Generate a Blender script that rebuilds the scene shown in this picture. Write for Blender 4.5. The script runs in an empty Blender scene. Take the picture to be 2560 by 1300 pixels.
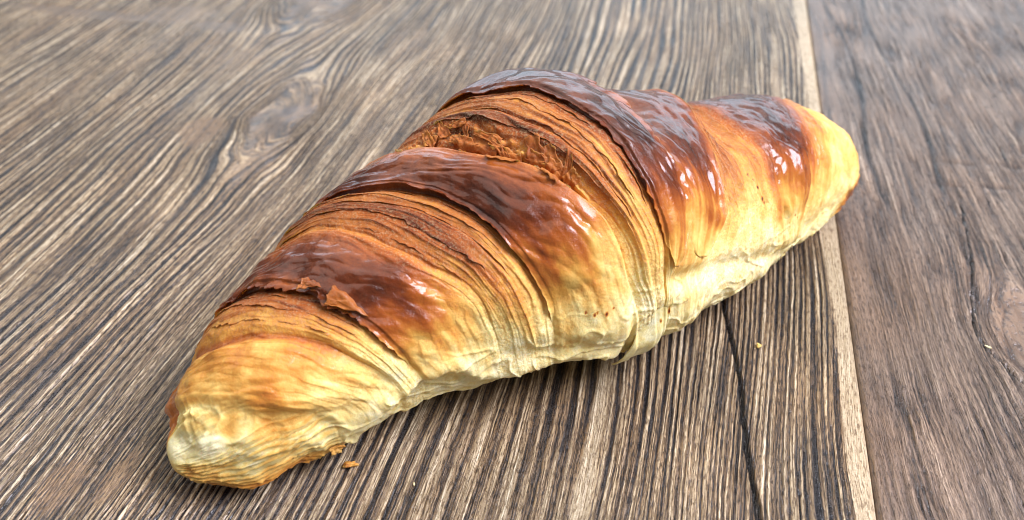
import bpy, math
import numpy as np

scene = bpy.context.scene
COL = scene.collection

# ------------------------------------------------------------------ camera
CAM_H = 0.136
cam_d = bpy.data.cameras.new('camera')
cam = bpy.data.objects.new('camera', cam_d)
COL.objects.link(cam)
cam.location = (0, 0, CAM_H)
cam.rotation_euler = (math.radians(90 - 39.5), 0, 0)
cam_d.sensor_width = 36
cam_d.lens = 28.125
cam_d.clip_start = 0.005
cam_d.clip_end = 50
cam_d.dof.use_dof = True
cam_d.dof.focus_distance = 0.168
cam_d.dof.aperture_fstop = 15.0
scene.camera = cam

# ------------------------------------------------------------------ light
world = bpy.data.worlds.new('World')
scene.world = world
world.use_nodes = True
bg = world.node_tree.nodes['Background']
bg.inputs[0].default_value = (0.93, 0.96, 1.0, 1)
bg.inputs[1].default_value = 0.18


def area(name, loc, target, sx, sy, power, color):
    d = bpy.data.lights.new(name, 'AREA')
    d.shape = 'RECTANGLE'
    d.size, d.size_y, d.energy, d.color = sx, sy, power, color
    o = bpy.data.objects.new(name, d)
    COL.objects.link(o)
    o.location = loc
    v = np.array(target) - np.array(loc)
    from mathutils import Vector
    o.rotation_euler = Vector(v).to_track_quat('-Z', 'Y').to_euler()
    return o


# a tall window behind the table, a second one to the right above the camera, soft ceiling bounce
area('window_light_back', (0.10, 1.35, 0.36), (0, 0.25, 0), 2.0, 0.55, 8.0, (0.68, 0.84, 1.0))
area('window_light_right', (0.62, 0.02, 0.78), (0.0, 0.15, 0.02), 0.62, 0.50, 22.0, (0.89, 0.87, 1.0))
area('ceiling_light', (-0.30, 0.60, 1.25), (0, 0.16, 0), 2.6, 2.2, 22.0, (1.0, 0.97, 0.93))

scene.view_settings.view_transform = 'Standard'
scene.view_settings.look = 'None'
scene.view_settings.exposure = 0.06
scene.view_settings.gamma = 1.0
scene.cycles.filter_width = 1.0

# ------------------------------------------------------------------ helpers
_rng = np.random.default_rng(7)
_PERM = np.tile(_rng.permutation(256), 3).astype(np.int32)
_a = _rng.uniform(0, 2 * np.pi, 256)
_G2 = np.stack([np.cos(_a), np.sin(_a)], -1)
_g = _rng.normal(size=(256, 3))
_G3 = _g / np.linalg.norm(_g, axis=1)[:, None]


def _fade(t):
    return t * t * t * (t * (t * 6 - 15) + 10)


def n2(x, y, seed=0):
    """2-D gradient noise, about -1..1"""
    x = np.asarray(x, float) + seed * 17.31
    y = np.asarray(y, float) + seed * 7.77
    x, y = np.broadcast_arrays(x, y)
    xi = np.floor(x).astype(np.int64)
    yi = np.floor(y).astype(np.int64)
    xf, yf = x - xi, y - yi
    xi &= 255
    yi &= 255
    u, v = _fade(xf), _fade(yf)

    def gr(ix, iy, dx, dy):
        g = _G2[_PERM[_PERM[ix & 255] + (iy & 255)]]
        return g[..., 0] * dx + g[..., 1] * dy
    a = gr(xi, yi, xf, yf)
    b = gr(xi + 1, yi, xf - 1, yf)
    c = gr(xi, yi + 1, xf, yf - 1)
    d = gr(xi + 1, yi + 1, xf - 1, yf - 1)
    return 1.5 * ((a * (1 - u) + b * u) * (1 - v) + (c * (1 - u) + d * u) * v)


def f2(x, y, seed=0, oct=3, gain=.5):
    r, a, t = 0, 1., 0.
    for i in range(oct):
        r = r + a * n2(np.asarray(x) * 2 ** i, np.asarray(y) * 2 ** i, seed + 3 * i)
        t += a
        a *= gain
    return r / t


def n3(P, f, seed=0):
    X = P * f + seed * 11.3
    I = np.floor(X).astype(np.int64)
    Fr = X - I
    I &= 255
    U = _fade(Fr)
    out = 0
    for dx in (0, 1):
        for dy in (0, 1):
            for dz in (0, 1):
                g = _G3[_PERM[_PERM[_PERM[(I[..., 0] + dx) & 255] + ((I[..., 1] + dy) & 255)] + ((I[..., 2] + dz) & 255)]]
                dot = g[..., 0] * (Fr[..., 0] - dx) + g[..., 1] * (Fr[..., 1] - dy) + g[..., 2] * (Fr[..., 2] - dz)
                w = (U[..., 0] if dx else 1 - U[..., 0]) * (U[..., 1] if dy else 1 - U[..., 1]) * (U[..., 2] if dz else 1 - U[..., 2])
                out = out + w * dot
    return 1.5 * out


def sst(a, b, x):
    t = np.clip((x - a) / (b - a), 0, 1)
    return t * t * (3 - 2 * t)


def grid_mesh(name, P, attrs, mat, close_u=False, smooth=True, parent=None):
    """P: (m,n,3) grid -> one mesh object; attrs: {name: (m,n)}; close_u wraps the second axis"""
    m, n = P.shape[:2]
    idx = np.arange(m * n).reshape(m, n)
    if close_u:
        idx2 = np.concatenate([idx, idx[:, :1]], 1)
    else:
        idx2 = idx
    q = np.stack([idx2[:-1, :-1], idx2[1:, :-1], idx2[1:, 1:], idx2[:-1, 1:]], -1).reshape(-1, 4)
    return raw_mesh(name, P.reshape(-1, 3), q, {k: v.reshape(-1) for k, v in attrs.items()}, mat, smooth, parent)


def raw_mesh(name, V, Q, attrs, mat, smooth=True, parent=None):
    me = bpy.data.meshes.new(name)
    nv, nf = len(V), len(Q)
    k = Q.shape[1]
    me.vertices.add(nv)
    me.vertices.foreach_set('co', np.ascontiguousarray(V, np.float32).ravel())
    me.loops.add(nf * k)
    me.loops.foreach_set('vertex_index', np.ascontiguousarray(Q, np.int32).ravel())
    me.polygons.add(nf)
    me.polygons.foreach_set('loop_start', np.arange(0, nf * k, k, dtype=np.int32))
    me.polygons.foreach_set('loop_total', np.full(nf, k, np.int32))
    if smooth:
        me.polygons.foreach_set('use_smooth', np.ones(nf, bool))
    for a, v in attrs.items():
        at = me.attributes.new(a, 'FLOAT', 'POINT')
        at.data.foreach_set('value', np.ascontiguousarray(v, np.float32).ravel())
    me.update()
    me.validate()
    me.materials.append(mat)
    o = bpy.data.objects.new(name, me)
    COL.objects.link(o)
    if parent:
        o.parent = parent
    return o


def shell_mesh(name, top, thick, nrm, attrs, mat, parent=None):
    """closed thin sheet: top grid (m,n,3), pushed down by thick along nrm, rim joined"""
    m, n = top.shape[:2]
    bot = top - nrm * thick[..., None]
    V = np.concatenate([top.reshape(-1, 3), bot.reshape(-1, 3)])
    i = np.arange(m * n).reshape(m, n)
    q1 = np.stack([i[:-1, :-1], i[1:, :-1], i[1:, 1:], i[:-1, 1:]], -1).reshape(-1, 4)
    q2 = q1[:, ::-1] + m * n
    rim = np.concatenate([i[:-1, 0], i[-1, :-1], i[:0:-1, -1], i[0, :0:-1]])
    nx = np.roll(rim, -1)
    q3 = np.stack([nx, rim, rim + m * n, nx + m * n], -1)
    A = {k: np.concatenate([v.reshape(-1)] * 2) for k, v in attrs.items()}
    return raw_mesh(name, V, np.concatenate([q1, q2, q3]), A, mat, True, parent)


class NT:
    def __init__(self, name):
        self.m = bpy.data.materials.new(name)
        self.m.use_nodes = True
        self.t = self.m.node_tree
        self.b = self.t.nodes['Principled BSDF']

    def n(self, typ, **kw):
        nd = self.t.nodes.new(typ)
        for k, v in kw.items():
            setattr(nd, k, v)
        return nd

    def l(self, a, b):
        self.t.links.new(a, b)

    def attr(self, name):
        return self.n('ShaderNodeAttribute', attribute_name=name).outputs['Fac']

    def val(self, sock, v):
        if isinstance(v, (int, float)):
            sock.default_value = v
        else:
            self.l(v, sock)

    def math(self, op, a, b=0.0, c=None, clamp=False):
        nd = self.n('ShaderNodeMath', operation=op, use_clamp=clamp)
        self.val(nd.inputs[0], a)
        self.val(nd.inputs[1], b)
        if c is not None:
            self.val(nd.inputs[2], c)
        return nd.outputs[0]

    def ramp(self, fac, stops, interp='LINEAR'):
        nd = self.n('ShaderNodeValToRGB')
        cr = nd.color_ramp
        cr.interpolation = interp
        while len(cr.elements) < len(stops):
            cr.elements.new(0.5)
        for e, (p, c) in zip(cr.elements, stops):
            e.position = p
            e.color = (*c, 1) if len(c) == 3 else c
        self.l(fac, nd.inputs[0])
        return nd.outputs[0]

    def mix(self, fac, a, b, mode='MIX'):
        nd = self.n('ShaderNodeMix', data_type='RGBA', blend_type=mode)
        self.val(nd.inputs[0], fac)
        for s, v in ((nd.inputs[6], a), (nd.inputs[7], b)):
            if isinstance(v, tuple):
                s.default_value = (*v, 1)
            else:
                self.l(v, s)
        return nd.outputs[2]

    def noise(self, vec, scale, detail=3, rough=.5):
        nd = self.n('ShaderNodeTexNoise')
        nd.inputs['Scale'].default_value = scale
        nd.inputs['Detail'].default_value = detail
        nd.inputs['Roughness'].default_value = rough
        self.l(vec, nd.inputs['Vector'])
        return nd.outputs['Fac']

    def mapping(self, vec, scale, rot=(0, 0, 0)):
        nd = self.n('ShaderNodeMapping')
        nd.inputs['Scale'].default_value = scale
        nd.inputs['Rotation'].default_value = rot
        self.l(vec, nd.inputs['Vector'])
        return nd.outputs[0]

    def bump(self, h, dist, strength=1.0, normal=None):
        nd = self.n('ShaderNodeBump')
        nd.inputs['Strength'].default_value = strength
        nd.inputs['Distance'].default_value = dist
        self.l(h, nd.inputs['Height'])
        if normal is not None:
            self.l(normal, nd.inputs['Normal'])
        return nd.outputs[0]


def srgb(r, g, b):
    return tuple(((c / 255) / 12.92 if c / 255 <= .04045 else ((c / 255 + .055) / 1.055) ** 2.4) for c in (r, g, b))


def empty(name, loc=(0, 0, 0)):
    o = bpy.data.objects.new(name, None)
    o.empty_display_size = .02
    COL.objects.link(o)
    o.location = loc
    return o


def tag(o, label, cat, group=None, kind=None):
    o['label'] = label
    if cat:
        o['category'] = cat
    if group:
        o['group'] = group
    if kind:
        o['kind'] = kind


# ------------------------------------------------------------------ wood
AN = math.radians(13.0)
GA = np.array([math.cos(AN), -math.sin(AN)])      # across the boards
GB = np.array([math.sin(AN), math.cos(AN)])       # along the boards


def wood_material(name, stops, rough0, rough1):
    t = NT(name)
    geo = t.n('ShaderNodeTexCoord').outputs['Object']
    gv = t.n('ShaderNodeCombineXYZ')
    t.l(t.attr('grain'), gv.inputs[0])
    t.l(t.math('MULTIPLY', t.attr('along'), .014), gv.inputs[1])
    al = gv.outputs[0]
    gv2 = t.n('ShaderNodeCombineXYZ')
    t.l(t.attr('grain'), gv2.inputs[0])
    t.l(t.math('MULTIPLY', t.attr('along'), .13), gv2.inputs[1])
    h = t.attr('relief')
    tone = t.attr('tone')
    warm = t.attr('warm')
    n1 = t.noise(al, 24, 4, .6)
    n0 = t.noise(al, 9, 3, .55)
    nb = t.noise(geo, 3200, 3, .65)

    def sharp(v, a, b):
        m = t.n('ShaderNodeMapRange', interpolation_type='SMOOTHSTEP')
        m.inputs[1].default_value, m.inputs[2].default_value = a, b
        t.l(v, m.inputs[0])
        return m.outputs[0]
    tick = sharp(t.noise(gv2.outputs[0], 34, 3, .6), .36, .50)
    line = sharp(n1, .40, .55)
    band = sharp(n0, .38, .56)
    lines = t.math('MULTIPLY_ADD', line, .24, t.math('MULTIPLY', band, .16))
    ruf = t.attr('rough')
    hh = t.math('ADD', h, t.math('MULTIPLY', t.math('SUBTRACT', lines, .26), ruf))
    hh = t.math('ADD', hh, t.math('MULTIPLY', t.math('SUBTRACT', n1, .5), t.math('MULTIPLY', ruf, .35)))
    hh = t.math('ADD', hh, t.math('MULTIPLY', t.math('SUBTRACT', tick, .8), .26))
    hh = t.math('ADD', hh, t.math('MULTIPLY', t.math('SUBTRACT', nb, .5), .36), clamp=True)
    col = t.ramp(hh, stops)
    col = t.mix(warm, col, t.mix(1.0, col, (1.14, .95, .76), 'MULTIPLY'))
    tn = t.n('ShaderNodeCombineColor')
    for i in range(3):
        t.l(tone, tn.inputs[i])
    col = t.mix(1.0, col, tn.outputs[0], 'MULTIPLY')
    t.l(col, t.b.inputs['Base Color'])
    r = t.math('MULTIPLY_ADD', h, rough1 - rough0, rough0)
    r = t.math('ADD', r, t.math('MULTIPLY', t.math('SUBTRACT', nb, .5), .25))
    t.l(r, t.b.inputs['Roughness'])
    b = t.bump(t.math('MULTIPLY', t.math('ADD', lines, t.math('MULTIPLY', tick, .2)), t.math('MULTIPLY_ADD', ruf, .7, .3)), .0010, 1.0)
    b = t.bump(nb, .00006, .7, b)
    t.l(b, t.b.inputs['Normal'])
    t.b.inputs['Specular IOR Level'].default_value = 1.0
    return t.m


MAT_WOOD_A = wood_material('grey_brown_ridged_wood', [
    (0.0, srgb(18, 19, 26)), (.20, srgb(41, 36, 34)), (.38, srgb(87, 69, 49)),
    (.58, srgb(133, 110, 80)), (.80, srgb(178, 159, 126)), (1.0, srgb(216, 203, 176))], .27, .42)
MAT_WOOD_B = wood_material('brown_weathered_wood', [
    (0.0, srgb(28, 28, 32)), (.3, srgb(68, 56, 48)), (.55, srgb(102, 86, 73)),
    (.8, srgb(138, 120, 103)), (1.0, srgb(174, 158, 140))], .26, .38)

# fibre lines are denser or wider in different stretches of the first board (ring width in cm, against p)
_pl = np.array([-40, -28, -24, -19, -15, -12.6, -11.2, -9, -7, -5.5, -4, -2, -.5, .6, 1.4, 3, 4.3, 6])
_wl = np.array([.14, .15, .18, .24, .28, .24, .12, .11, .15, .27, .36, .38, .30, .18, .12, .14, .20, .2])
_pp = np.linspace(-45, 8, 6000)
_rr = np.concatenate([[0], np.cumsum(np.diff(_pp) / np.interp((_pp[1:] + _pp[:-1]) / 2, _pl, _wl))])

KNOTS = [(-13.2, 22.0, 1.15, 2.2), (-16.0, 33.0, 1.7, 2.4)]


def spots(p, q, lst, seed=0):
    """ragged blotches: (p, q, rp, rq, weight)"""
    out = 0
    nz = .35 * f2(p / .9, q / 1.5, 40 + seed, 3)
    for (a, b, ra, rb, w) in lst:
        d = np.sqrt(((p - a) / ra) ** 2 + ((q - b) / rb) ** 2)
        out = out + w * (1 - sst(.65, 1.1, d + nz))
    return out


def polydist(p, q, pts):
    d = np.full(p.shape, 1e9)
    for (a, b), (c, e) in zip(pts[:-1], pts[1:]):
        vx, vy = c - a, e - b
        t = np.clip(((p - a) * vx + (q - b) * vy) / (vx * vx + vy * vy), 0, 1)
        d = np.minimum(d, np.hypot(p - a - t * vx, q - b - t * vy))
    return d


def plank_one(p, q):
    wob = .5 * f2(p / 5., q / 14., 1, 2) + .08 * f2(p / 1.2, q / 9., 2, 2) + .011 * n2(p / .18, q / .40, 5) + .010 * n2(p / .4, q / 1.4, 6)
    pw = p + wob
    flow = 0
    inner = np.zeros_like(p)
    rad = np.full(p.shape, 9.)
    for (a, b, R, e) in KNOTS:
        dx, dy = pw - a + .45 * f2(p / 1.3, q / 2.6, 45, 2), (q - b) / e + .35 * f2(p / 1.5, q / 2.0, 47, 2)
        r2 = dx * dx + dy * dy
        flow = flow - dx * R * R / np.maximum(r2, R * R * .55)
        inner = np.maximum(inner, 1 - sst(.35, 1.15, np.sqrt(r2) / R))
        rad = np.minimum(rad, np.sqrt(r2) / R)
    pf = pw + flow
    ring = np.interp(pf, _pp, _rr)
    ring = ring + .45 * n2(ring * .37, q / 22., 8)
    ring = ring + .35 * n2(ring * .83, q / 16., 10)
    base = .5 + .5 * np.cos(2 * np.pi * ring)
    amp = .5 + .5 * f2(ring * .51, q / 7., 9, 2)                 # some grooves deep, some faint
    amp2 = np.clip(.72 + .9 * f2(p / 3.2, q / 6.5, 12, 2), .15, 1.0)
    fn = f2(pf / .055, q / 7., 14, 2)                             # hair-thin lines along the grain
    fine = np.tanh(3.0 * fn)
    fine2 = np.tanh(2.5 * f2(pf / .13, q / 9., 17, 2))
    chew = f2(p / .09, q / .8, 21, 2)                             # broken, chewed grain
    gw = .30 + .10 * n2(ring * .4, q / 5., 19) + .16 * chew
    groove = 1 - (1 - sst(gw - .14, gw + .14, base)) * np.clip(amp2 * (.55 + 1.1 * amp), 0, 1)
    ridge = .58 + .10 * fine + .13 * fine2 + .12 * chew + .14 * (base - .6)
    h = groove * ridge + (1 - groove) * (.10 + .07 * fine)
    # knot area: smooth, swirling, brown
    kn = .42 + .12 * f2(p / .5, q / .9, 23, 3) + .07 * np.cos(rad * 6 + 9 * f2(p / 1.3, q / 2.4, 25, 2))
    h = h * (1 - inner) + kn * inner
    smooth_p = np.clip(spots(p, q, [(-15.3, 20.3, .75, 1.1, 1), (-19., 28.2, 1.3, .55, .9), (-25.5, 28.2, 3.6, .5, .8),
                                    (-21.3, 28.9, 1.5, 1.2, .6), (-10.9, 7.2, .5, .7, .9), (-9.9, 7.5, .28, .8, .7),
                                    (-13.0, 19.0, 1.1, 1.2, .4), (-7.3, 12.5, 1.0, 1.0, .35)]), 0, 1)
    h = h * (1 - .75 * smooth_p) + .75 * smooth_p * (.5 + .08 * f2(p / .3, q / 1.2, 26, 2))
    # flat pale patch of polished wood under the middle of the bun
    pale = spots(p, q, [(-.72, 10.4, .20, 3.4, .85), (3.4, 27., .22, 6., .5)], 3)
    pale = np.clip(pale, 0, 1)
    h = h * (1 - pale) + (.82 + .04 * fine) * pale
    # long drying crack
    ck = polydist(p + .03 * f2(q / .4, q * 0, 30, 2), q, [(1.62, 17.4), (1.86, 15.5), (2.10, 14.2), (2.28, 13.1), (2.34, 12.1), (2.47, 10.9), (2.70, 9.4), (2.85, 7.5)])
    wck = .035 + .03 * np.clip(n2(q / .9, q * 0, 31) + .4, 0, 1)
    crack = 1 - sst(wck * .6, wck * 1.7, ck)
    h = h * (1 - crack) + .02 * crack
    # worn pale edge
    edge_p = 4.46 + .10 * f2(q / .8, q * 0, 33, 3) + .10 * n2(q / 4., q * 0, 34) - .012 * np.maximum(q - 24, 0)
    eb = sst(-.05, .05, p - edge_p + .05 * fine)
    h = h * (1 - eb) + (.76 + .09 * f2(p / .2, q / .8, 35, 3)) * eb
    h = np.clip(h, 0, 1)
    z = (h - .5) * .085 * (1 - .55 * inner) * (1 - .6 * smooth_p) - .09 * crack
    z = z * (1 - eb) + .012 * eb
    z -= sst(4.76, 4.88, p) ** 2 * .09
    tone = 1 + .24 * f2(p / 2.5, q / 5., 37, 2)
    tone = tone * (1 - .30 * spots(p, q, [(-19., 28.2, 1.3, .5, 1), (-25.5, 28.3, 3.4, .35, .8), (-13.2, 21.8, .55, .6, 1)]))
    warm = np.clip(.12 + .5 * f2(p / 1.6, q / 5., 39, 2) + .5 * smooth_p + .4 * inner + .4 * inner * np.clip(f2(p / .8, q / 1.3, 38) + .2, 0, 1), 0, 1)
    return z, h, np.clip(tone, .5, 1.3), warm * (1 - .6 * pale) * (1 - .7 * eb), pf, np.clip((1 - .85 * inner) * (1 - .7 * smooth_p) * (1 - .75 * pale) * (1 - .85 * eb), .1, 1)


def plank_two(p, q):
    ps = p + .055 * (q - 15) + .22 * f2(p / 2.6, q / 9., 51, 2)
    k = np.hypot((p - 9.1), (q - 16.2) / 1.7)
    ps = ps - (p - 9.1) * .6 / np.maximum(k * k, .8)
    ps2 = ps + .035 * f2(p / .5, q / 1.3, 52, 2) + .012 * n2(p / .2, q / .4, 67)
    a = .55 * np.tanh(2.4 * f2(ps2 / .13, q / 1.7, 53, 3))
    b = f2(ps2 / .36, q / 6.0, 54, 2)
    patch = np.clip(.5 + 1.0 * f2(p / 1.5, q / 3., 55, 2), .1, 1.1)
    # broken ridges: short steep scarps
    sc = 1 - np.abs(f2(ps2 / .22, q / 3.4, 56, 2)) * 2.4
    sc = np.clip(sc, -.4, 1)
    h = .60 + .16 * np.tanh(2.6 * f2(ps2 / .07, q / 3., 66, 2)) + .36 * a * patch + .20 * b - .75 * np.clip(sc - .45, 0, 1) * patch
    far = [(7.0, 33., .35), (8.6, 34., .35), (6.0, 30., .3)]
    lines = 0
    for (c, d, w) in far:
        dd = np.abs(ps - c - .25 * np.sin(q / 2.3 + c))
        lines = np.maximum(lines, (1 - sst(.02, .12, dd)) * sst(19, 24, q))
    h -= .4 * lines
    smooth = np.clip((1 - sst(5.35, 5.8, p + .2 * f2(p / .6, q / 2.5, 57))) + (1 - sst(.5, 1.0, k + .15 * f2(p, q, 58)))
                     + .3 * sst(.1, .5, f2(p / 1.6, q / 3.8, 59, 2)), 0, 1)
    h = h * (1 - .55 * smooth) + .55 * smooth * (.54 + .10 * f2(p / .3, q / 1.6, 60, 3))
    ck = polydist(p + .05 * f2(q / .5, q * 0, 61, 2), q, [(8.5, 21.5), (8.27, 18.8), (7.86, 16.6), (7.8, 15.9), (7.96, 15.4), (8.5, 14.4), (9.0, 13.2)])
    crack = 1 - sst(.012, .045, ck)
    kk = np.abs(k - .62 - .05 * n2(p * 2, q, 62))
    crack = np.maximum(crack, .25 * (1 - sst(.01, .05, kk)))
    cr = np.minimum(np.abs(q - 23.9 - .1 * (p - 9) - .05 * n2(p * 1.3, p * 0, 63)), np.abs(q - 22.6 - .12 * (p - 9)))
    crack = np.maximum(crack, .35 * (1 - sst(.02, .09, cr)) * sst(6.8, 8.2, p) * (1 - sst(11., 12.5, p)))
    h = h * (1 - crack) + .03 * crack
    h = np.clip(h, 0, 1)
    z = (h - .5) * .15 * (1 - .35 * smooth) + .022 * f2(ps2 / .45, q / 2.2, 68, 2) * (1 - .6 * smooth) - .03 * crack
    z = z - .035 + .02 * sst(4.95, 5.15, p) - .05 * (1 - sst(4.93, 5.0, p))
    tone = 1 + .20 * f2(p / 2.2, q / 5., 64, 2)
    warm = np.clip(.25 + .6 * f2(p / 1.8, q / 4., 65, 2) + .35 * (1 - sst(.6, 1.2, k)) + .3 * (1 - sst(5.3, 5.8, p)), 0, 1)
    return z, h, np.clip(tone, .55, 1.3), warm, ps2, np.clip((.45 + .4 * patch) * (1 - .7 * smooth), .15, 1)


def axis_steps(segs):
    out = []
    for (a, b, st) in segs:
        out.append(np.arange(a, b, st))
    out.append([segs[-1][1]])
    return np.concatenate(out)


table = empty('tabletop')
table['kind'] = 'structure'
table['label'] = 'weathered ridged wood tabletop of two boards'


def plank(name, fn, ps, qs, mat):
    Pg, Qg = np.meshgrid(ps, qs, indexing='ij')
    z, h, tone, warm, grain, ruf = fn(Pg, Qg)
    XY = (Pg[..., None] * GA + Qg[..., None] * GB) * .01
    P = np.concatenate([XY, (z * .01)[..., None]], -1)
    # skirts: the sides and a flat underside, so each board is a solid
    top = P
    m, n = top.shape[:2]
    V = top.reshape(-1, 3)
    i = np.arange(m * n).reshape(m, n)
    q1 = np.stack([i[:-1, :-1], i[1:, :-1], i[1:, 1:], i[:-1, 1:]], -1).reshape(-1, 4)
    rim = np.concatenate([i[:-1, 0], i[-1, :-1], i[:0:-1, -1], i[0, :0:-1]])
    low = V[rim].copy()
    low[:, 2] = -.018
    j = np.arange(len(rim)) + m * n
    q3 = np.stack([np.roll(rim, -1), rim, j, np.roll(j, -1)], -1)
    V = np.concatenate([V, low])
    at = {}
    for k, v in (('relief', h), ('tone', tone), ('warm', warm), ('grain', grain), ('along', Qg), ('rough', ruf)):
        v = v.reshape(-1)
        at[k] = np.concatenate([v, v[rim]])
    return raw_mesh(name, V, np.concatenate([q1, q3]), at, mat, True, table)


QS = axis_steps([(1, 6, .4), (6, 14, .085), (14, 22, .11), (22, 40, .17), (40, 52, .8)])
o = plank('plank', plank_one, axis_steps([(-44, -31, .3), (-31, -13, .034), (-13, 4.88, .022)]), QS, MAT_WOOD_A)
o['label'] = 'grey brown ridged board with knots and a pale worn edge'
o = plank('plank', plank_two, axis_steps([(4.93, 11, .025), (11, 17, .035), (17, 28, .3)]), QS, MAT_WOOD_B)
o['label'] = 'darker brown weathered board on the right'

# ------------------------------------------------------------------ croissant: base form
G0 = np.array([-0.05833644, 0.09163384])
AXD = np.array([0.86888348, 0.49501667])
PERP = np.array([0.49501667, -0.86888348])
LA = 0.16507365
OFF = np.array([-0.00626, -0.00933, -0.01231, -0.01515, -0.01768, -0.01917, -0.01934, -0.01932, -0.01916, -0.01853, -0.01764, -0.0168, -0.01644, -0.01684, -0.01795, -0.01908, -0.01974, -0.01994, -0.0201])
LW = np.array([-4.30584, -4.10646, -3.90134, -3.77194, -3.64571, -3.56394, -3.48456, -3.3866, -3.32053, -3.29798, -3.36418, -3.4716, -3.54355, -3.63726, -3.72405, -3.79356, -3.88971, -4.04128, -4.18885])
E0, E1L = 0.00529, 0.02403
RAT = .76


def cubic(yk):
    n = len(yk)
    xk = np.linspace(0, 1, n)
    h = xk[1] - xk[0]
    M = np.eye(n)
    r = np.zeros(n)
    for i in range(1, n - 1):
        M[i, i - 1:i + 2] = (h, 4 * h, h)
        r[i] = 6 * (yk[i + 1] - 2 * yk[i] + yk[i - 1]) / h
    m = np.linalg.solve(M, r)
    xs = np.linspace(0, 1, 4001)
    i = np.clip((xs / h).astype(int), 0, n - 2)
    a = (xk[i + 1] - xs) / h
    b = 1 - a
    ys = a * yk[i] + b * yk[i + 1] + ((a ** 3 - a) * m[i] + (b ** 3 - b) * m[i + 1]) * h * h / 6
    return lambda x: np.interp(x, xs, ys)


F_OFF, F_LW = cubic(OFF), cubic(LW)


def base(s, t):
    """point of the plain croissant form; s along the length, t the angle round it (0 front, pi/2 top)"""
    s, t = np.broadcast_arrays(s, t)
    lo, hi = -E0, LA + E1L
    xx = lo + (hi - lo) * s
    dl = np.clip((xx - lo) / .017, 0, 1)
    dr = np.clip((hi - xx) / .015, 0, 1)
    c = np.sqrt(np.clip(1 - (1 - dl) ** 2, 0, 1)) * np.sqrt(np.clip(1 - (1 - dr) ** 2, 0, 1))
    a0 = np.exp(F_LW(s))
    a = a0 * (.02 + .98 * c)
    H = 2 * RAT * a
    ct, sn = np.cos(t), np.sin(t)
    up = sn >= 0
    e = np.where(up, 2 / 2.15, 2 / 2.8)
    Y = np.sign(ct) * np.abs(ct) ** e
    Z = np.where(up, .60, -.40) * np.abs(sn) ** e
    ctr = .40 * H + .8 * RAT * (1 - c) * a0
    w = F_OFF(s) + a * Y
    return np.stack([G0[0] + AXD[0] * xx + PERP[0] * w, G0[1] + AXD[1] * xx + PERP[1] * w, ctr + H * Z], -1)


def base_n(s, t):
    e1, e2 = .0012, .006
    sc = np.clip(s, e1, 1 - e1)
    ds = base(sc + e1, t) - base(sc - e1, t)
    dt = base(sc, t + e2) - base(sc, t - e2)
    n = np.cross(ds, dt)
    n /= np.maximum(np.linalg.norm(n, axis=-1, keepdims=True), 1e-12)
    return n


_chk = base_n(np.array([.5]), np.array([np.pi / 2]))
NSIGN = 1.0 if _chk[0, 2] > 0 else -1.0

# roll lines: where each turn of the rolled dough begins or ends, as (s, angle) pairs, from the near tip to the far tip
CURVES = [
    [(.150, 1), (.136, 16), (.107, 30), (.086, 38), (.044, 70), (.020, 96), (.012, 150)],
    [(.225, 0), (.205, 19), (.179, 36), (.163, 50), (.146, 60), (.126, 70), (.097, 86), (.072, 97), (.044, 134), (.035, 160)],
    [(.252, -2), (.243, 8), (.232, 20), (.222, 29), (.213, 40), (.203, 48), (.190, 58), (.176, 73), (.159, 88), (.139, 101), (.119, 118), (.099, 129), (.08, 160)],
    [(.322, -1), (.320, 3), (.315, 15), (.309, 25), (.300, 34), (.288, 42), (.272, 51), (.255, 61), (.237, 74), (.223, 87), (.206, 96), (.190, 108), (.169, 118), (.14, 160)],
    [(.362, 2), (.356, 15), (.352, 25), (.346, 36), (.336, 46), (.326, 55), (.313, 64), (.298, 74), (.278, 85), (.252, 96), (.226, 112), (.202, 123), (.17, 160)],
    [(.384, 0), (.381, 11), (.378, 22), (.372, 29), (.366, 38), (.358, 47), (.351, 57), (.340, 67), (.328, 76), (.313, 86), (.292, 96), (.263, 108), (.242, 123), (.219, 134), (.19, 165)],
    [(.472, -9), (.472, -1), (.466, 7), (.458, 15), (.458, 26), (.455, 34), (.449, 42), (.439, 49), (.428, 56), (.416, 64), (.401, 72), (.382, 78), (.366, 86), (.349, 99), (.331, 110), (.312, 122), (.28, 165)],
    [(.496, -1), (.485, 15), (.482, 25), (.479, 33), (.471, 40), (.464, 48), (.458, 56), (.449, 66), (.442, 74), (.431, 83), (.419, 92), (.408, 101), (.392, 110), (.375, 120), (.34, 165)],
    [(.507, 0), (.506, 19), (.511, 29), (.508, 38), (.505, 48), (.504, 54), (.506, 63), (.503, 69), (.495, 76), (.485, 84), (.480, 91), (.470, 98), (.456, 104), (.443, 111), (.432, 122), (.40, 134), (.37, 165)],
    [(.516, 0), (.523, 17), (.541, 27), (.548, 35), (.555, 43), (.555, 50), (.554, 56), (.551, 63), (.548, 70), (.550, 79), (.556, 90), (.545, 110), (.52, 160)],
    [(.57, 5), (.589, 20), (.608, 28), (.615, 37), (.619, 48), (.624, 55), (.634, 64), (.638, 71), (.648, 80), (.662, 92), (.66, 120), (.65, 160)],
    [(.64, 0), (.647, 11), (.655, 20), (.660, 29), (.662, 40), (.662, 53), (.665, 66), (.672, 78), (.688, 92), (.695, 120), (.69, 160)],
    [(.735, 6), (.728, 17), (.730, 29), (.730, 42), (.739, 55), (.740, 67), (.738, 78), (.735, 92), (.735, 120), (.74, 160)],
    [(.785, 0), (.791, 6), (.803, 17), (.814, 29), (.828, 45), (.835, 56), (.845, 70), (.866, 87), (.885, 110), (.88, 160)],
    [(.841, 0), (.851, 11), (.864, 29), (.880, 50), (.903, 69), (.916, 88), (.93, 120), (.93, 160)],
]
_td = np.linspace(-95, 275, 371)
_tab = []
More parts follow.
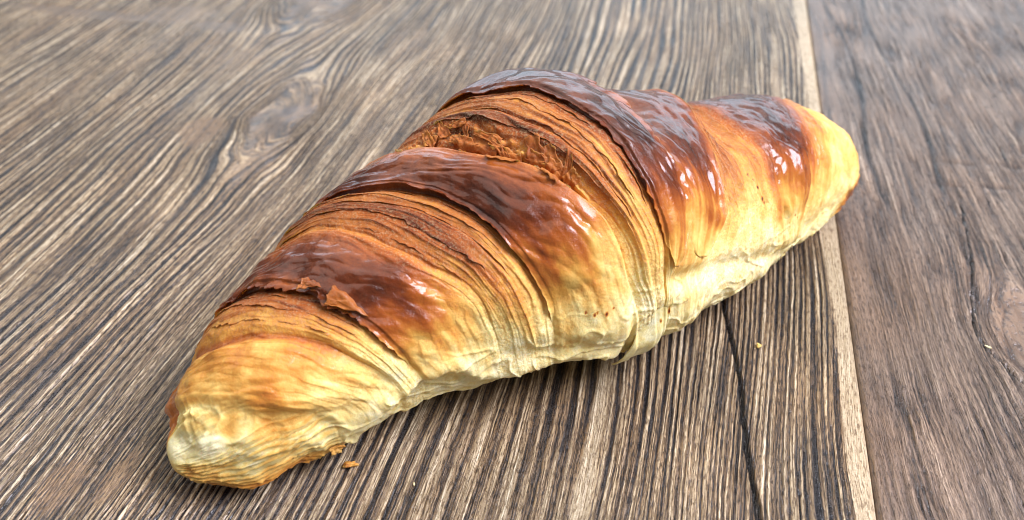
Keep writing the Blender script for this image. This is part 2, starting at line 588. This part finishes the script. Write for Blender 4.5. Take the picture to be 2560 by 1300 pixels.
for c in CURVES:
    c = sorted(c, key=lambda v: v[1])
    y = np.interp(_td, [v[1] for v in c], [v[0] for v in c])
    k = np.exp(-.5 * (np.arange(-9, 10) / 4.) ** 2)
    y = np.convolve(np.pad(y, 9, mode='edge'), k / k.sum(), 'valid')
    _tab.append(y)
for i in range(1, len(_tab)):
    _tab[i] = np.maximum(_tab[i], _tab[i - 1] + .010)
_tab = [np.zeros_like(_td)] + _tab + [np.ones_like(_td)]
NK = len(_tab)                 # 17 knots, rho 0..16
NOM = np.array([y[np.argmin(abs(_td - 65))] for y in _tab]) * 194.0


def curves_at(t):
    d = np.degrees(t)
    return [np.interp(d, _td, y) for y in _tab]


def rho_of(s, t):
    cs = curves_at(t)
    r = np.zeros(np.broadcast(s, t).shape)
    for i in range(NK - 1):
        r = r + np.clip((s - cs[i]) / (cs[i + 1] - cs[i]), 0, 1)
    return r


def s_of(rho, t):
    cs = curves_at(t)
    s = np.zeros(np.broadcast(rho, t).shape)
    for i in range(NK - 1):
        s = s + np.clip(rho - i, 0, 1) * (cs[i + 1] - cs[i])
    return s


# relief across the rolls (mm)
PR = np.array([(0, 0), (.8, 0), (1, -.3), (1.15, .7), (1.8, .5), (1.97, -.7), (2.04, -.8), (2.2, .3), (2.6, .2), (2.9, -1.1), (2.99, -1.2), (3.06, .3), (3.5, .9),
               (4, .6), (4.2, 0), (4.5, .5), (4.95, 1.0), (5.1, .3), (5.5, .4), (5.9, -1.3), (5.98, -1.5), (6.06, .4), (6.5, 1.3),
               (7, 1.0), (7.15, -1.2), (7.5, -.6), (7.95, 1.0), (8.1, .2), (8.5, .6), (8.9, -.3), (8.98, -.5), (9.06, .7), (9.5, 1.0), (9.9, .7),
               (10.05, .2), (10.5, .6), (10.93, .7), (11.0, -1.0), (11.4, -.8), (11.95, -.2), (12.05, -.8), (12.6, -.9), (12.9, -.5), (13.15, .1), (13.6, .9), (14, .7), (14.1, .2), (15, .1), (16, 0)])
LAMK = np.array([(0, .15), (1, .12), (1.3, .15), (1.8, .3), (2.2, .8), (2.9, 1), (3.0, .2), (3.9, .2), (4.1, 1), (5.9, 1), (6.02, .15), (6.9, .2), (7.1, 1.3), (8.9, 1.1), (9.02, .2), (9.9, .3),
                 (10.1, .35), (10.9, .35), (11.05, 1.1), (12.9, 1.0), (13.1, .25), (13.9, .25), (14.2, .6), (15, .3), (16, .1)])
BRK = np.array([(0, .08), (.7, .10), (1.0, .14), (1.1, .34), (1.5, .38), (1.9, .42), (2.0, .66), (2.12, .44), (2.5, .54), (2.8, .72), (3.0, .86), (3.25, .94), (3.6, .86), (4.0, .68), (4.15, .58),
                (4.6, .70), (4.95, .84), (5.15, .68), (5.5, .60), (5.9, .68), (6.0, .86), (6.2, .94), (6.6, .84), (7.0, .62), (7.2, .58), (7.6, .60), (7.95, .80), (8.15, .62), (8.5, .64), (8.9, .80), (9.0, .90),
                (9.4, .98), (9.8, .92), (10.0, .80), (10.15, .72), (10.5, .92), (10.9, .88), (11.05, .64), (11.5, .60), (12, .72), (12.1, .58), (12.8, .64), (13.05, .84), (13.5, .96), (13.8, .88), (14.1, .60),
                (14.5, .48), (15.0, .32), (15.5, .26), (16, .5)])
# where browning starts and is full, degrees from the front, against rho
B_LO = np.array([(0, -30), (1, -14), (2, -6), (3, -5), (4, -3), (5, -1), (6, -9), (7, -9), (8, -9), (9, -9), (10, 0), (11, 4), (12, 2), (13, -10), (14, -12), (15, -16), (16, -40)])
B_HI = np.array([(0, 40), (1, 42), (1.9, 60), (2, 84), (2.8, 76), (3, 62), (3.8, 60), (4.2, 70), (5, 70), (5.8, 72), (6, 62), (6.9, 64), (7.2, 74), (8, 74), (8.8, 74), (9, 58), (10, 58), (10.8, 60), (11.1, 76), (12, 78), (12.8, 78), (13, 70), (14, 70), (15, 60), (16, 40)])


def itab(T, r):
    return np.interp(r, T[:, 0], T[:, 1])


SPECKS = [(.694, 39, .30), (.698, 32, .45), (.7015, 29.6, .28), (.690, 43.5, .25), (.684, 47, .2), (.413, 10.5, .16), (.421, 9.0, .22), (.424, 9.6, .14), (.433, 8.2, .26), (.441, 9.3, .14),
          (.528, 68, 1.6), (.537, 66, 1.3), (.502, -3, .22), (.497, 1, .15), (.514, -1, .24), (.76, 14, .22), (.766, 11.4, .16)]


def prof_of(r, d):
    v = itab(PR, r) * (.25 + .75 * sst(-5, 35, d))
    hi2 = sst(50, 82, d)
    return v - hi2 * (3.4 * np.exp(-((r - 10.15) / .2) ** 2) + 2.4 * np.exp(-((r - 12.35) / .5) ** 2))


def fields(s, t):
    """everything that lives on the skin: rho, lamination, browning, gloss, displacement (mm)"""
    r = rho_of(s, t)
    d = np.degrees(t)
    W = np.interp(r, np.arange(NK), NOM)          # mm along the rolls
    B = base(s, t) * 1000.0                       # mm
    arc = np.radians(d) * 26.0                    # mm round the girth
    Wn = W + 1.5 * f2(W / 7, arc / 12, 3, 2) + .40 * n2(W / 2.2, arc / 5, 4)
    lamk = itab(LAMK, r)
    lamk = np.maximum(lamk, .42 * (1 - sst(30, 52, d)) * sst(1.1, 1.6, r))
    frontfade = sst(-14, 22, d)
    # thin leaves: crests along the rolls
    l1 = 1 - np.abs(n2(Wn / 1.9, arc / 34, 70)) * 2
    l2 = 1 - np.abs(n2(Wn / .85, arc / 22, 72)) * 2
    l3 = n2(Wn / 3.8, arc / 45, 74)
    rough = n3(B, .75, 5) + .6 * n3(B, 1.7, 6)
    side = np.where(r < 9.5, 1.0, -1.0)
    ph = Wn / 1.9 + .35 * n2(arc / 21, Wn / 7, 75)
    kf = np.floor(ph)
    fr = np.where(side > 0, ph - kf, 1 - (ph - kf))
    ak = np.clip(.55 + 1.1 * n2(kf * .731 + .5, arc / 11, 76), 0, 1.2)
    step = ak * (1 - fr) ** 1.2 * sst(0, .10, fr)
    ph2 = Wn / .8 + .3 * n2(arc / 13, Wn / 3, 77)
    k2 = np.floor(ph2)
    fr2 = np.where(side > 0, ph2 - k2, 1 - (ph2 - k2))
    ak2 = np.clip(.4 + 1.1 * n2(k2 * .613 + .3, arc / 7, 78), 0, 1)
    step2 = ak2 * (1 - fr2) * sst(0, .2, fr2)
    edge = ak * np.exp(-((fr - .12) / .16) ** 2) + .6 * ak2 * np.exp(-((fr2 - .2) / .22) ** 2)
    cs = curves_at(t)
    real = np.zeros(r.shape)
    for i in range(NK - 1):
        real = real + np.where((r >= i) & (r < i + 1), (cs[i + 1] - cs[i]) * 194 / (NOM[i + 1] - NOM[i]), 0)
    tight = sst(.35, .8, real)
    step2 = .2 + (step2 - .2) * tight
    edge = .45 + (edge - .45) * (.4 + .6 * tight)
    step = .3 + (step - .3) * (.45 + .55 * tight)
    lam = lamk * (.46 * (step - .3) + .22 * (step2 - .2) + .12 * l1 + .25 * l3) * (.35 + .65 * frontfade) * (.3 + .7 * tight)
    lam = lam + .10 * rough * np.clip(lamk, 0, 1.1)
    # egg-washed skin: soft wrinkles running down the slope and blisters
    skin = np.clip(1 - lamk, 0, 1)
    wr = np.abs(f2(W / 4.6 + arc * .07 + .5 * n2(W / 8, arc / 8, 79), arc / 15, 80, 2))
    wr2 = f2(W / 1.8 - arc * .06, arc / 5., 83, 2)
    bl = n3(B, .16, 9)
    skn = skin * (1.0 * (wr - .3) + .22 * wr2 + .45 * bl + .25 * n3(B, .3, 10))
    prof = prof_of(r, d)
    big = .7 * n3(B, .07, 11) + .35 * n3(B, .14, 12)
    D = prof + lam + skn + big - .45 + 1.2 * np.exp(-((s - .016) / .010) ** 2 - ((d - 158) / 22.) ** 2)
    # deep tear between the two upper rolls
    gap = np.exp(-((r - 7.13 - .05 * n2(arc / 5., arc * 0, 28)) / .07) ** 2) * sst(46, 58, d) * (1 - sst(112, 124, d))
    tear = sst(7.04, 7.2, r) * (1 - sst(7.3 + .35 * sst(70, 95, d), 7.5 + .4 * sst(70, 95, d), r)) * sst(44, 60, d) * (1 - sst(112, 124, d))
    crumple = np.abs(f2(Wn / 3.0, arc / 7.5, 15, 2)) * 1.1 + .35 * np.abs(n3(B, .5, 16))
    D = D + tear * (-1.2 + 3.2 * crumple + .6 * rough) - 2.6 * gap
    # crumpled near end: folded leaves round the end face
    cap = 1 - sst(.75, 1.25, r + .12 * n3(B, .2, 17))
    fold = 1 - 2 * np.abs(n3(B * np.array([1., 1., 1.7]) + 4 * n3(B, .09, 20)[..., None], .20, 18))
    fold2 = 1 - 2 * np.abs(n3(B, .42, 19))
    seam = np.exp(-(n3(B * np.array([1., 1., 1.7]) + 5 * n3(B, .08, 20)[..., None], .15, 18) / .07) ** 2)
    seam2 = np.exp(-(n3(B + 3 * n3(B, .12, 21)[..., None], .27, 19) / .07) ** 2)
    lay = d / 5.5 + 1.6 * n3(B, .09, 27)
    lfr = lay - np.floor(lay)
    rim = cap * (1 - sst(14, 34, d))
    D = D + cap * (1.2 * n3(B, .11, 13) + .30 * seam + .22 * seam2 + .15 * fold - .9) + rim * .75 * (lfr ** 1.5 - .4) * (1 - sst(.88, 1, lfr))
    # pale underside: puckers, lip and the long fold on the far half
    low = (1 - sst(-2, 22, d)) * sst(.03, .09, s)
    pk = n3(B * np.array([1, 1, 1.6]), .10, 22)
    lseam = np.exp(-(n3(B * np.array([1, 1, 2.]) + 5 * n3(B, .07, 25)[..., None], .12, 26) / .06) ** 2)
    D = D + low * (1.0 * pk + .25 * n3(B, .30, 23) + .40 * lseam)
    lipc = np.interp(s, [.15, .19, .22, .246, .28, .322, .361, .396, .44, .47], [2, 1, 5, 6, 1, -3, -8, -6, -14, -18])
    lip = sst(.16, .22, s) * (1 - sst(.43, .48, s))
    dl = d - lipc + 5 * n2(s * 30, s * 0, 24)
    D = D + lip * (1.0 * np.exp(-(dl / 5.) ** 2) - 1.8 * (1 - sst(-8, -1, dl)))
    foldc = np.interp(s, [.50, .519, .567, .638, .702, .74], [16, 9, 9, 4, -3, -10])
    fm = sst(.495, .53, s) * (1 - sst(.70, .75, s))
    dfo = d - foldc
    D = D + fm * (-.9 * np.exp(-(dfo / 4.5) ** 2) + 1.1 * np.exp(-((dfo + 16) / 11.) ** 2))
    bulb = np.exp(-((s - .432) / .035) ** 2 - ((d - 3) / 13.) ** 2)
    D = D + 1.6 * bulb - 1.4 * np.exp(-((s - .466) / .006) ** 2) * (1 - sst(4, 18, d)) * sst(-40, -25, d)
    # colour of the crust
    top = itab(BRK, r)
    lo, hi = itab(B_LO, r), itab(B_HI, r)
    k = sst(lo, hi, d + 9 * n3(B, .11, 30) + 13 * f2(W / 2.2, arc / 30, 86, 2))
    k = k * (1 - .35 * sst(118, 165, d))
    br = .07 + (top - .07) * k
    br = br + lamk * k * (.10 * l3 + .17 * (edge - .45) - .05 * (l1 - .35))
    br = br + .05 * n3(B, .22, 31) + .04 * n3(B, .6, 32) - .03 * np.clip(rough, 0, 1) * lamk
    br = br + skin * k * (.08 * f2(W / 2.2, arc / 9, 88, 2) + .18 * n3(B, .09, 35) + .08 * n3(B, .2, 38) - .04)
    br = br + tear * (.02 - .30 * np.clip(crumple - .25, -.3, .4))
    br = br - .04 * cap * fold + cap * (.03 + .16 * np.clip(n3(B, .10, 36) + .1, 0, 1) + .10 * (1 - seam) * np.clip(n3(B, .3, 37), 0, 1)) + rim * .16 * sst(.6, .9, lfr)
    # browned rims: near tip's hidden side, far tip's base, foot of the near tip
    br = np.maximum(br, .50 * (1 - sst(.03, .07, s)) * sst(95, 125, d))
    br = np.maximum(br, .66 * sst(.87, .94, s) * (1 - sst(0, 20, d + 5 * n3(B, .2, 33))))
    br = np.maximum(br, .42 * (1 - sst(-24, -10, d + 5 * n3(B, .25, 34))) * (1 - sst(.10, .2, s)))
    for (a, b, w) in SPECKS:
        q2 = ((s - a) * 194) ** 2 + (np.radians(d - b) * 24) ** 2
        br = br + 1.0 * np.exp(-q2 / (w * w))
    gl = np.clip(skin * 1.1, 0, 1) * sst(.22, .5, br) + .25 * (1 - sst(.1, .3, lamk))
    gl = np.clip(gl - tear, 0, 1)
    return dict(rho=r, D=D, brown=np.clip(br, 0.0, 1.0), gloss=gl, lam=np.clip(lamk * .8 + tear, 0, 1), prof=prof, skn=skn, big=big, low=low, cap=cap, lamD=lam)


# ------------------------------------------------------------------ croissant: material
def pastry_material(name):
    t = NT(name)
    oc = t.n('ShaderNodeTexCoord').outputs['Object']
    br, gl, lm = t.attr('brown'), t.attr('gloss'), t.attr('lam')
    sp = t.noise(oc, 900, 4, .65)
    sp2 = t.noise(oc, 1900, 3, .7)
    mot = t.noise(oc, 260, 3, .55)
    b = t.math('ADD', br, t.math('MULTIPLY', t.math('SUBTRACT', sp, .5), .12))
    b = t.math('ADD', b, t.math('MULTIPLY', t.math('SUBTRACT', mot, .5), .22))
    b = t.math('ADD', b, t.math('MULTIPLY', t.math('SUBTRACT', sp2, .5), t.math('MULTIPLY_ADD', lm, .42, .04)), clamp=True)
    col = t.ramp(b, [
        (0.0, srgb(245, 235, 188)), (.10, srgb(240, 219, 146)), (.22, srgb(230, 187, 102)), (.36, srgb(209, 145, 62)),
        (.50, srgb(178, 102, 40)), (.64, srgb(152, 76, 26)), (.80, srgb(104, 45, 17)), (1.0, srgb(56, 24, 14))])
    cr = t.n('ShaderNodeMapRange')
    cr.inputs[1].default_value, cr.inputs[2].default_value = .48, .68
    t.l(sp2, cr.inputs[0])
    col = t.mix(t.math('MULTIPLY', t.math('MULTIPLY', lm, cr.outputs[0]), .5), col, srgb(216, 182, 134))
    t.l(col, t.b.inputs['Base Color'])
    r = t.math('MULTIPLY_ADD', gl, -.36, .60)
    r = t.math('ADD', r, t.math('MULTIPLY', t.math('SUBTRACT', sp, .5), .18), clamp=True)
    t.l(r, t.b.inputs['Roughness'])
    t.b.inputs['Specular IOR Level'].default_value = .26
    t.l(t.math('MULTIPLY', gl, .55), t.b.inputs['Coat Weight'])
    t.b.inputs['Coat Roughness'].default_value = .07
    t.b.inputs['Subsurface Weight'].default_value = .2
    t.b.inputs['Subsurface Radius'].default_value = (1.0, .55, .25)
    t.b.inputs['Subsurface Scale'].default_value = .004
    h = t.math('MULTIPLY', sp2, t.math('MULTIPLY_ADD', lm, .9, .12))
    bp = t.bump(h, .00030, .8)
    bp = t.bump(sp, .0004, .45, bp)
    t.l(bp, t.b.inputs['Normal'])
    return t.m


MAT_P = pastry_material('baked_pastry')

croissant = empty('croissant', (0, 0, 0))
tag(croissant, 'golden brown glossy croissant lying diagonally on the wooden boards', 'croissant')

# ---- body
MM = .001
ns1 = 980
wm = np.linspace(0, NOM[-1], ns1)
RR = np.interp(wm, NOM, np.arange(NK))
k0, k1 = np.argmin(abs(RR - .8)), np.argmin(abs(RR - 15.4))
RR[:k0] = RR[k0] * (np.arange(k0) / k0) ** 2          # closer rows at both tips
RR[k1:] = 16 - (16 - RR[k1]) * (np.arange(ns1 - k1 - 1, -1, -1) / (ns1 - k1 - 1.)) ** 2
T = np.radians(np.concatenate([np.linspace(-70, 150, 430, endpoint=False), np.linspace(150, 290, 90, endpoint=False)]))
Rg, Tg = np.meshgrid(RR, T, indexing='ij')
# angles beyond 180 deg belong to the hidden underside; keep the fields there simple
Tf = np.where(Tg > np.radians(215), Tg - 2 * np.pi, Tg)
Sg = s_of(Rg, Tf)
fl = fields(Sg, Tf)
endf = sst(0, .012, Sg) * (1 - sst(.992, 1, Sg))
under = 1 - sst(np.radians(205), np.radians(240), Tg)
under = under * sst(np.radians(-70), np.radians(-50), Tg)
Pb = base(Sg, Tg) + NSIGN * base_n(Sg, Tg) * (fl['D'] * endf * (.15 + .85 * under) * MM)[..., None]
Pb[..., 2] = np.maximum(Pb[..., 2], .0002 + .0003 * (1 + n2(Pb[..., 0] * 300, Pb[..., 1] * 300, 90)))
body = grid_mesh('dough_body', Pb, {k: fl[k] for k in ('brown', 'gloss', 'lam')}, MAT_P, close_u=True, parent=croissant)


# ---- egg-washed outer leaves, each a thin curved sheet with a free lifted edge
def leaf(r0, r1, t0, t1, m, n, free_l, free_r, free_low, rag=.05, thick=.26, seed=0, label=None, name='pastry_layer', inset=.12, lam_w=0., plateau=.30, dbr=0.):
    u = np.linspace(0, 1, m) ** (1.0 if not free_l else 1.25)
    v = np.linspace(0, 1, n)
    U, V = np.meshgrid(u, v, indexing='ij')
    Td = t0 + (t1 - t0) * V
    # rounded lower end: narrow the sheet towards its tongue
    a = r0 + rag * (f2(Td / 14., Td * 0, 100 + seed, 3) * 1.6 + .5 * n2(Td / 3.5, Td * 0, 104 + seed) + .3 * n2(Td / 1.3, Td * 0, 106 + seed))
    b = r1 + rag * (f2(Td / 14., Td * 0, 110 + seed, 3) * 1.6 + .5 * n2(Td / 3., Td * 0, 114 + seed))
    if free_low:
        mid = (r0 + r1) / 2 + .1
        sq = np.sqrt(np.clip(1 - (1 - np.clip(V / .16, 0, 1)) ** 2, 0.004, 1))
        a = mid + (a - mid) * sq
        b = mid + (b - mid) * sq
    R = a + (b - a) * U
    Tr = np.radians(Td)
    s = s_of(R, Tr)
    f = fields(s, Tr)
    # the sheet follows the raised part of the roll, also where it hangs over the gap beside it
    Rin = np.clip(R, r0 + inset if free_l else -1, r1 - inset if free_r else 99)
    prof = prof_of(Rin, Td)
    lift = np.full(R.shape, plateau)
    if free_l:
        lift = lift + np.clip(.35 + .9 * n2(Td / 10., Td * 0, 120 + seed), -.25, 1.0) * np.exp(-U / .14) * (1 if not lam_w else .55)
    else:
        lift = lift - .9 * (1 - sst(0, .2, U))
    if free_r:
        lift = lift + (.75 + .45 * n2(Td / 9., Td * 0, 124 + seed)) * np.exp(-(1 - U) / .18) * (1 if not lam_w else .6)
    else:
        lift = lift - 1.3 * sst(.72, 1, U)
    if not free_low:
        lift = lift - 1.3 * (1 - sst(0, .16, V))
    lift = lift - 1.2 * sst(.92, 1, V)
    D = -.45 + prof + f['skn'] * 1.0 + f['big'] + lam_w * f['lamD'] + lift
    N = NSIGN * base_n(s, Tr)
    P = base(s, Tr) + N * (D * MM)[..., None]
    br = f['brown'] + dbr
    if free_l:
        br = br + .10 * (np.exp(-U / .05)) * sst(20, 60, Td)
    gl = np.clip(f['gloss'] + .35 * sst(.35, .6, br), 0, 1) if not lam_w else f['gloss']
    o = shell_mesh(name, P, np.full(R.shape, thick * MM), N, dict(brown=np.clip(br, 0, 1), gloss=gl, lam=f['lam'] * (.25 if not lam_w else .8)), MAT_P, croissant)
    if label:
        o['label'] = label
    return o


leaf(2.92, 4.05, 8, 150, 110, 260, True, False, False, .10, seed=1)
leaf(5.93, 7.02, 2, 150, 110, 260, True, False, False, .07, seed=5)
leaf(8.90, 10.06, 16, 150, 100, 240, True, True, True, .10, seed=9)
leaf(9.95, 11.05, 16, 150, 90, 220, False, True, True, .04, seed=13)
leaf(12.96, 14.06, -2, 150, 100, 220, False, False, False, .05, seed=17)

# thinner leaves between them, some just under a glossy edge, each ending in its own ragged lip
for k, (r0, r1, t0, t1) in enumerate([
        (2.30, 2.62, 40, 140), (2.58, 2.9, 30, 140), (2.78, 3.1, 26, 140),
        (4.30, 4.7, 30, 140), (4.72, 5.1, 24, 140), (5.12, 5.45, 22, 140), (5.45, 5.8, 34, 140), (5.76, 6.1, 16, 140),
        (7.82, 8.1, 20, 120), (8.12, 8.5, 24, 130), (8.45, 8.8, 30, 130), (8.76, 9.1, 26, 140)]):
    leaf(r0, r1, t0, t1, 22, 150, True, False, False, .06, .14, 200 + 7 * k, inset=.02, lam_w=.8, plateau=.06, dbr=.0)
for k, (r0, r1, t0, t1) in enumerate([(11.0, 11.4, 22, 130), (11.4, 11.7, 20, 130), (11.6, 12.02, 18, 130), (12.0, 12.4, 16, 130), (12.35, 12.75, 18, 120), (14.0, 14.5, 30, 120)]):
    leaf(r0, r1, t0, t1, 22, 140, False, True, False, .06, .14, 300 + 7 * k, inset=.02, lam_w=.8, plateau=.06, dbr=.0)


# ---- pale tail flap hanging down the front, loose leaves, flakes
def patch(name, s_fn, t0, t1, m, n, lift_fn, thick=.3, brown=None, gloss=.2, lam=.3, label=None):
    """thin sheet over the skin: s_fn(u, v) gives s, v runs t0..t1 in degrees, lift_fn(u, v) in mm above the relief"""
    U, V = np.meshgrid(np.linspace(0, 1, m), np.linspace(0, 1, n), indexing='ij')
    s = s_fn(U, V)
    Tr = np.radians(t0 + (t1 - t0) * V)
    f = fields(s, Tr)
    N = NSIGN * base_n(s, Tr)
    D = f['prof'] + f['big'] + .5 * f['skn'] + lift_fn(U, V)
    P = base(s, Tr) + N * (D * MM)[..., None]
    P[..., 2] = np.maximum(P[..., 2], .0008)
    br = f['brown'] if brown is None else np.full(s.shape, brown) + .10 * n3(P * 1000, .3, 41)
    o = shell_mesh(name, P, np.full(s.shape, thick * MM), N, dict(brown=np.clip(br, 0, 1), gloss=np.full(s.shape, gloss), lam=np.full(s.shape, lam)), MAT_P, croissant)
    if label:
        o['label'] = label
    return o


def tail_s(U, V):
    c = .498 + .004 * np.sin(V * 5)
    w = .020 + .012 * V
    ragged = .004 * f2(V * 7, U * 2, 130, 2)
    left = c - w * (.7 + .5 * V)
    right = c + w * (1.0 + .1 * V) + ragged
    return left + (right - left) * U


patch('dough_tail', tail_s, 26, -28, 60, 90,
      lambda U, V: -1.6 + 2.2 * sst(.25, .75, V) + 0.3 * V ** 2.2 + .7 * np.sin(U * np.pi) - 2.4 * sst(.55, 1, U) * (1 - .8 * sst(.75, 1, V)) + .6 * f2(U * 2.2, V * 4, 131, 2) + .3 * np.sin(V * 9 + U * 3),
      .30, None, .25, .3, 'pale tail of dough hanging down the front')

rngf = np.random.default_rng(21)


def flake(s0, t0, ls, lt, rot, lift, brown, seed, taper=.9, gloss=.35):
    """small lifted leaf, pointed at one end; ls, lt in mm"""
    m, n = 14, 22
    U, V = np.meshgrid(np.linspace(-1, 1, m), np.linspace(0, 1, n), indexing='ij')
    wdt = ls * .5 * (1 - taper * V ** 1.3) * (1 + .35 * n2(V * 4, U * 0 + seed, seed))
    x = U * wdt
    y = V * lt
    c, sn = math.cos(rot), math.sin(rot)
    dx, dy = x * c - y * sn, x * sn + y * c
    s = s0 + dx / 194.
    Td = t0 + np.degrees(dy / 27.)
    Tr = np.radians(Td)
    f = fields(s, Tr)
    N = NSIGN * base_n(s, Tr)
    D = f['D'] * .4 + .6 * (f['prof'] + f['big']) + .1 + lift * V ** 1.6 + .35 * n2(U * 2 + seed, V * 3, seed) + .25 * (U ** 2)
    P = base(s, Tr) + N * (D * MM)[..., None]
    br = np.clip(brown + .12 * n3(P * 1000, .35, seed), 0, 1)
    return shell_mesh('pastry_flake', P, np.full(s.shape, .16 * MM), N, dict(brown=br, gloss=np.full(s.shape, gloss), lam=np.full(s.shape, .3)), MAT_P, croissant)


# the big peeling leaf on the nearest glossy roll
def peel(A, B, C, lift, brown, seed, gloss=.5):
    """triangular leaf hinged on the edge A-B with its loose point at C, all (s, degrees)"""
    U, V = np.meshgrid(np.linspace(0, 1, 26), np.linspace(0, 1, 26), indexing='ij')
    w = np.clip(1 - V ** 1.1, .015, 1)
    a = np.array(A) + (np.array(C) - A) * V[..., None]
    b = np.array(B) + (np.array(C) - B) * V[..., None]
    st = a + (b - a) * U[..., None]
    s = st[..., 0] + .0016 * n2(U * 5, V * 4, seed) * (V > 0)
    Tr = np.radians(st[..., 1] + 1.2 * n2(U * 4, V * 5, seed + 1))
    f = fields(s, Tr)
    N = NSIGN * base_n(s, Tr)
    prof = np.maximum(f['prof'], .2)
    D = prof + f['big'] + .5 * f['skn'] + .55 + lift * V ** 1.5 - 1.3 * (1 - sst(0, .25, V)) + .35 * n2(U * 3, V * 2.5, seed + 2)
    P = base(s, Tr) + N * (D * MM)[..., None]
    br = np.clip(brown + .12 * n3(P * 1000, .3, seed) + .1 * (1 - V), 0, 1)
    return shell_mesh('pastry_flake', P, np.full(s.shape, .10 * MM), N, dict(brown=br, gloss=np.full(s.shape, gloss), lam=np.full(s.shape, .2)), MAT_P, croissant)


peel((.197, 69), (.216, 44), (.179, 64), .3, .50, 3)
peel((.176, 84), (.190, 70), (.163, 80), .4, .6, 6)
flake(.150, -16, 3.0, 3.2, math.pi * .95, .9, .30, 12, .5, .3)
# torn leaves in the opened seam
for i in range(20):
    td = 52 + 62 * (i + rngf.uniform(0, 1)) / 20
    r = rngf.uniform(7.16, 7.35 + .4 * min(1, max(0, (td - 65) / 25)))
    s0 = float(s_of(np.array([r]), np.array([math.radians(td)]))[0])
    flake(s0, td, rngf.uniform(1.2, 3.6), rngf.uniform(2.0, 6.0), math.radians(rngf.normal(10, 30)), rngf.uniform(-.3, .6), rngf.uniform(.48, .66), 30 + i, rngf.uniform(.1, .7), 0.0)

# ------------------------------------------------------------------ crumbs on the boards
def crumb(x, y, size, seed, brown, label, squash=(1, 1, .6), cat='crumb', group=None):
    th, ph = np.meshgrid(np.linspace(0, np.pi, 14), np.linspace(0, 2 * np.pi, 24, endpoint=False), indexing='ij')
    d = np.stack([np.sin(th) * np.cos(ph), np.sin(th) * np.sin(ph), np.cos(th)], -1)
    rad = 1 + .55 * n3(d, 1.3, seed) + .3 * n3(d, 3.1, seed + 1)
    P = d * rad[..., None] * np.array(squash) * size
    P[..., 2] -= P[..., 2].min()
    a = seed * 1.3
    x2 = P[..., 0] * math.cos(a) - P[..., 1] * math.sin(a)
    y2 = P[..., 0] * math.sin(a) + P[..., 1] * math.cos(a)
    P = np.stack([x2, y2, P[..., 2]], -1)
    br = np.clip(brown + .2 * n3(d, 2.0, seed + 2), 0, 1)
    o = grid_mesh('crumb', P, dict(brown=br, gloss=br * 0 + .1, lam=br * 0 + .6), MAT_P, close_u=True)
    o.location = (x, y, .0002)
    tag(o, label, cat, group)
    return o


crumb(-.0328, .0988, .0010, 5, .40, 'curled brown pastry crumb beside the near tip of the croissant', (1.5, .7, .55))
crumb(.0581, .1326, .0006, 8, .22, 'tiny golden crumb alone on the ridged board right of the croissant')
crumb(-.0195, .0945, .00028, 11, .05, 'tiny pale fleck lying in a groove in front of the croissant', (1.6, .5, .4), 'fleck')
crumb(.1122, .1324, .0005, 14, .0, 'white fleck on the darker right board beside its dark crack', (1.4, .6, .25), 'fleck')
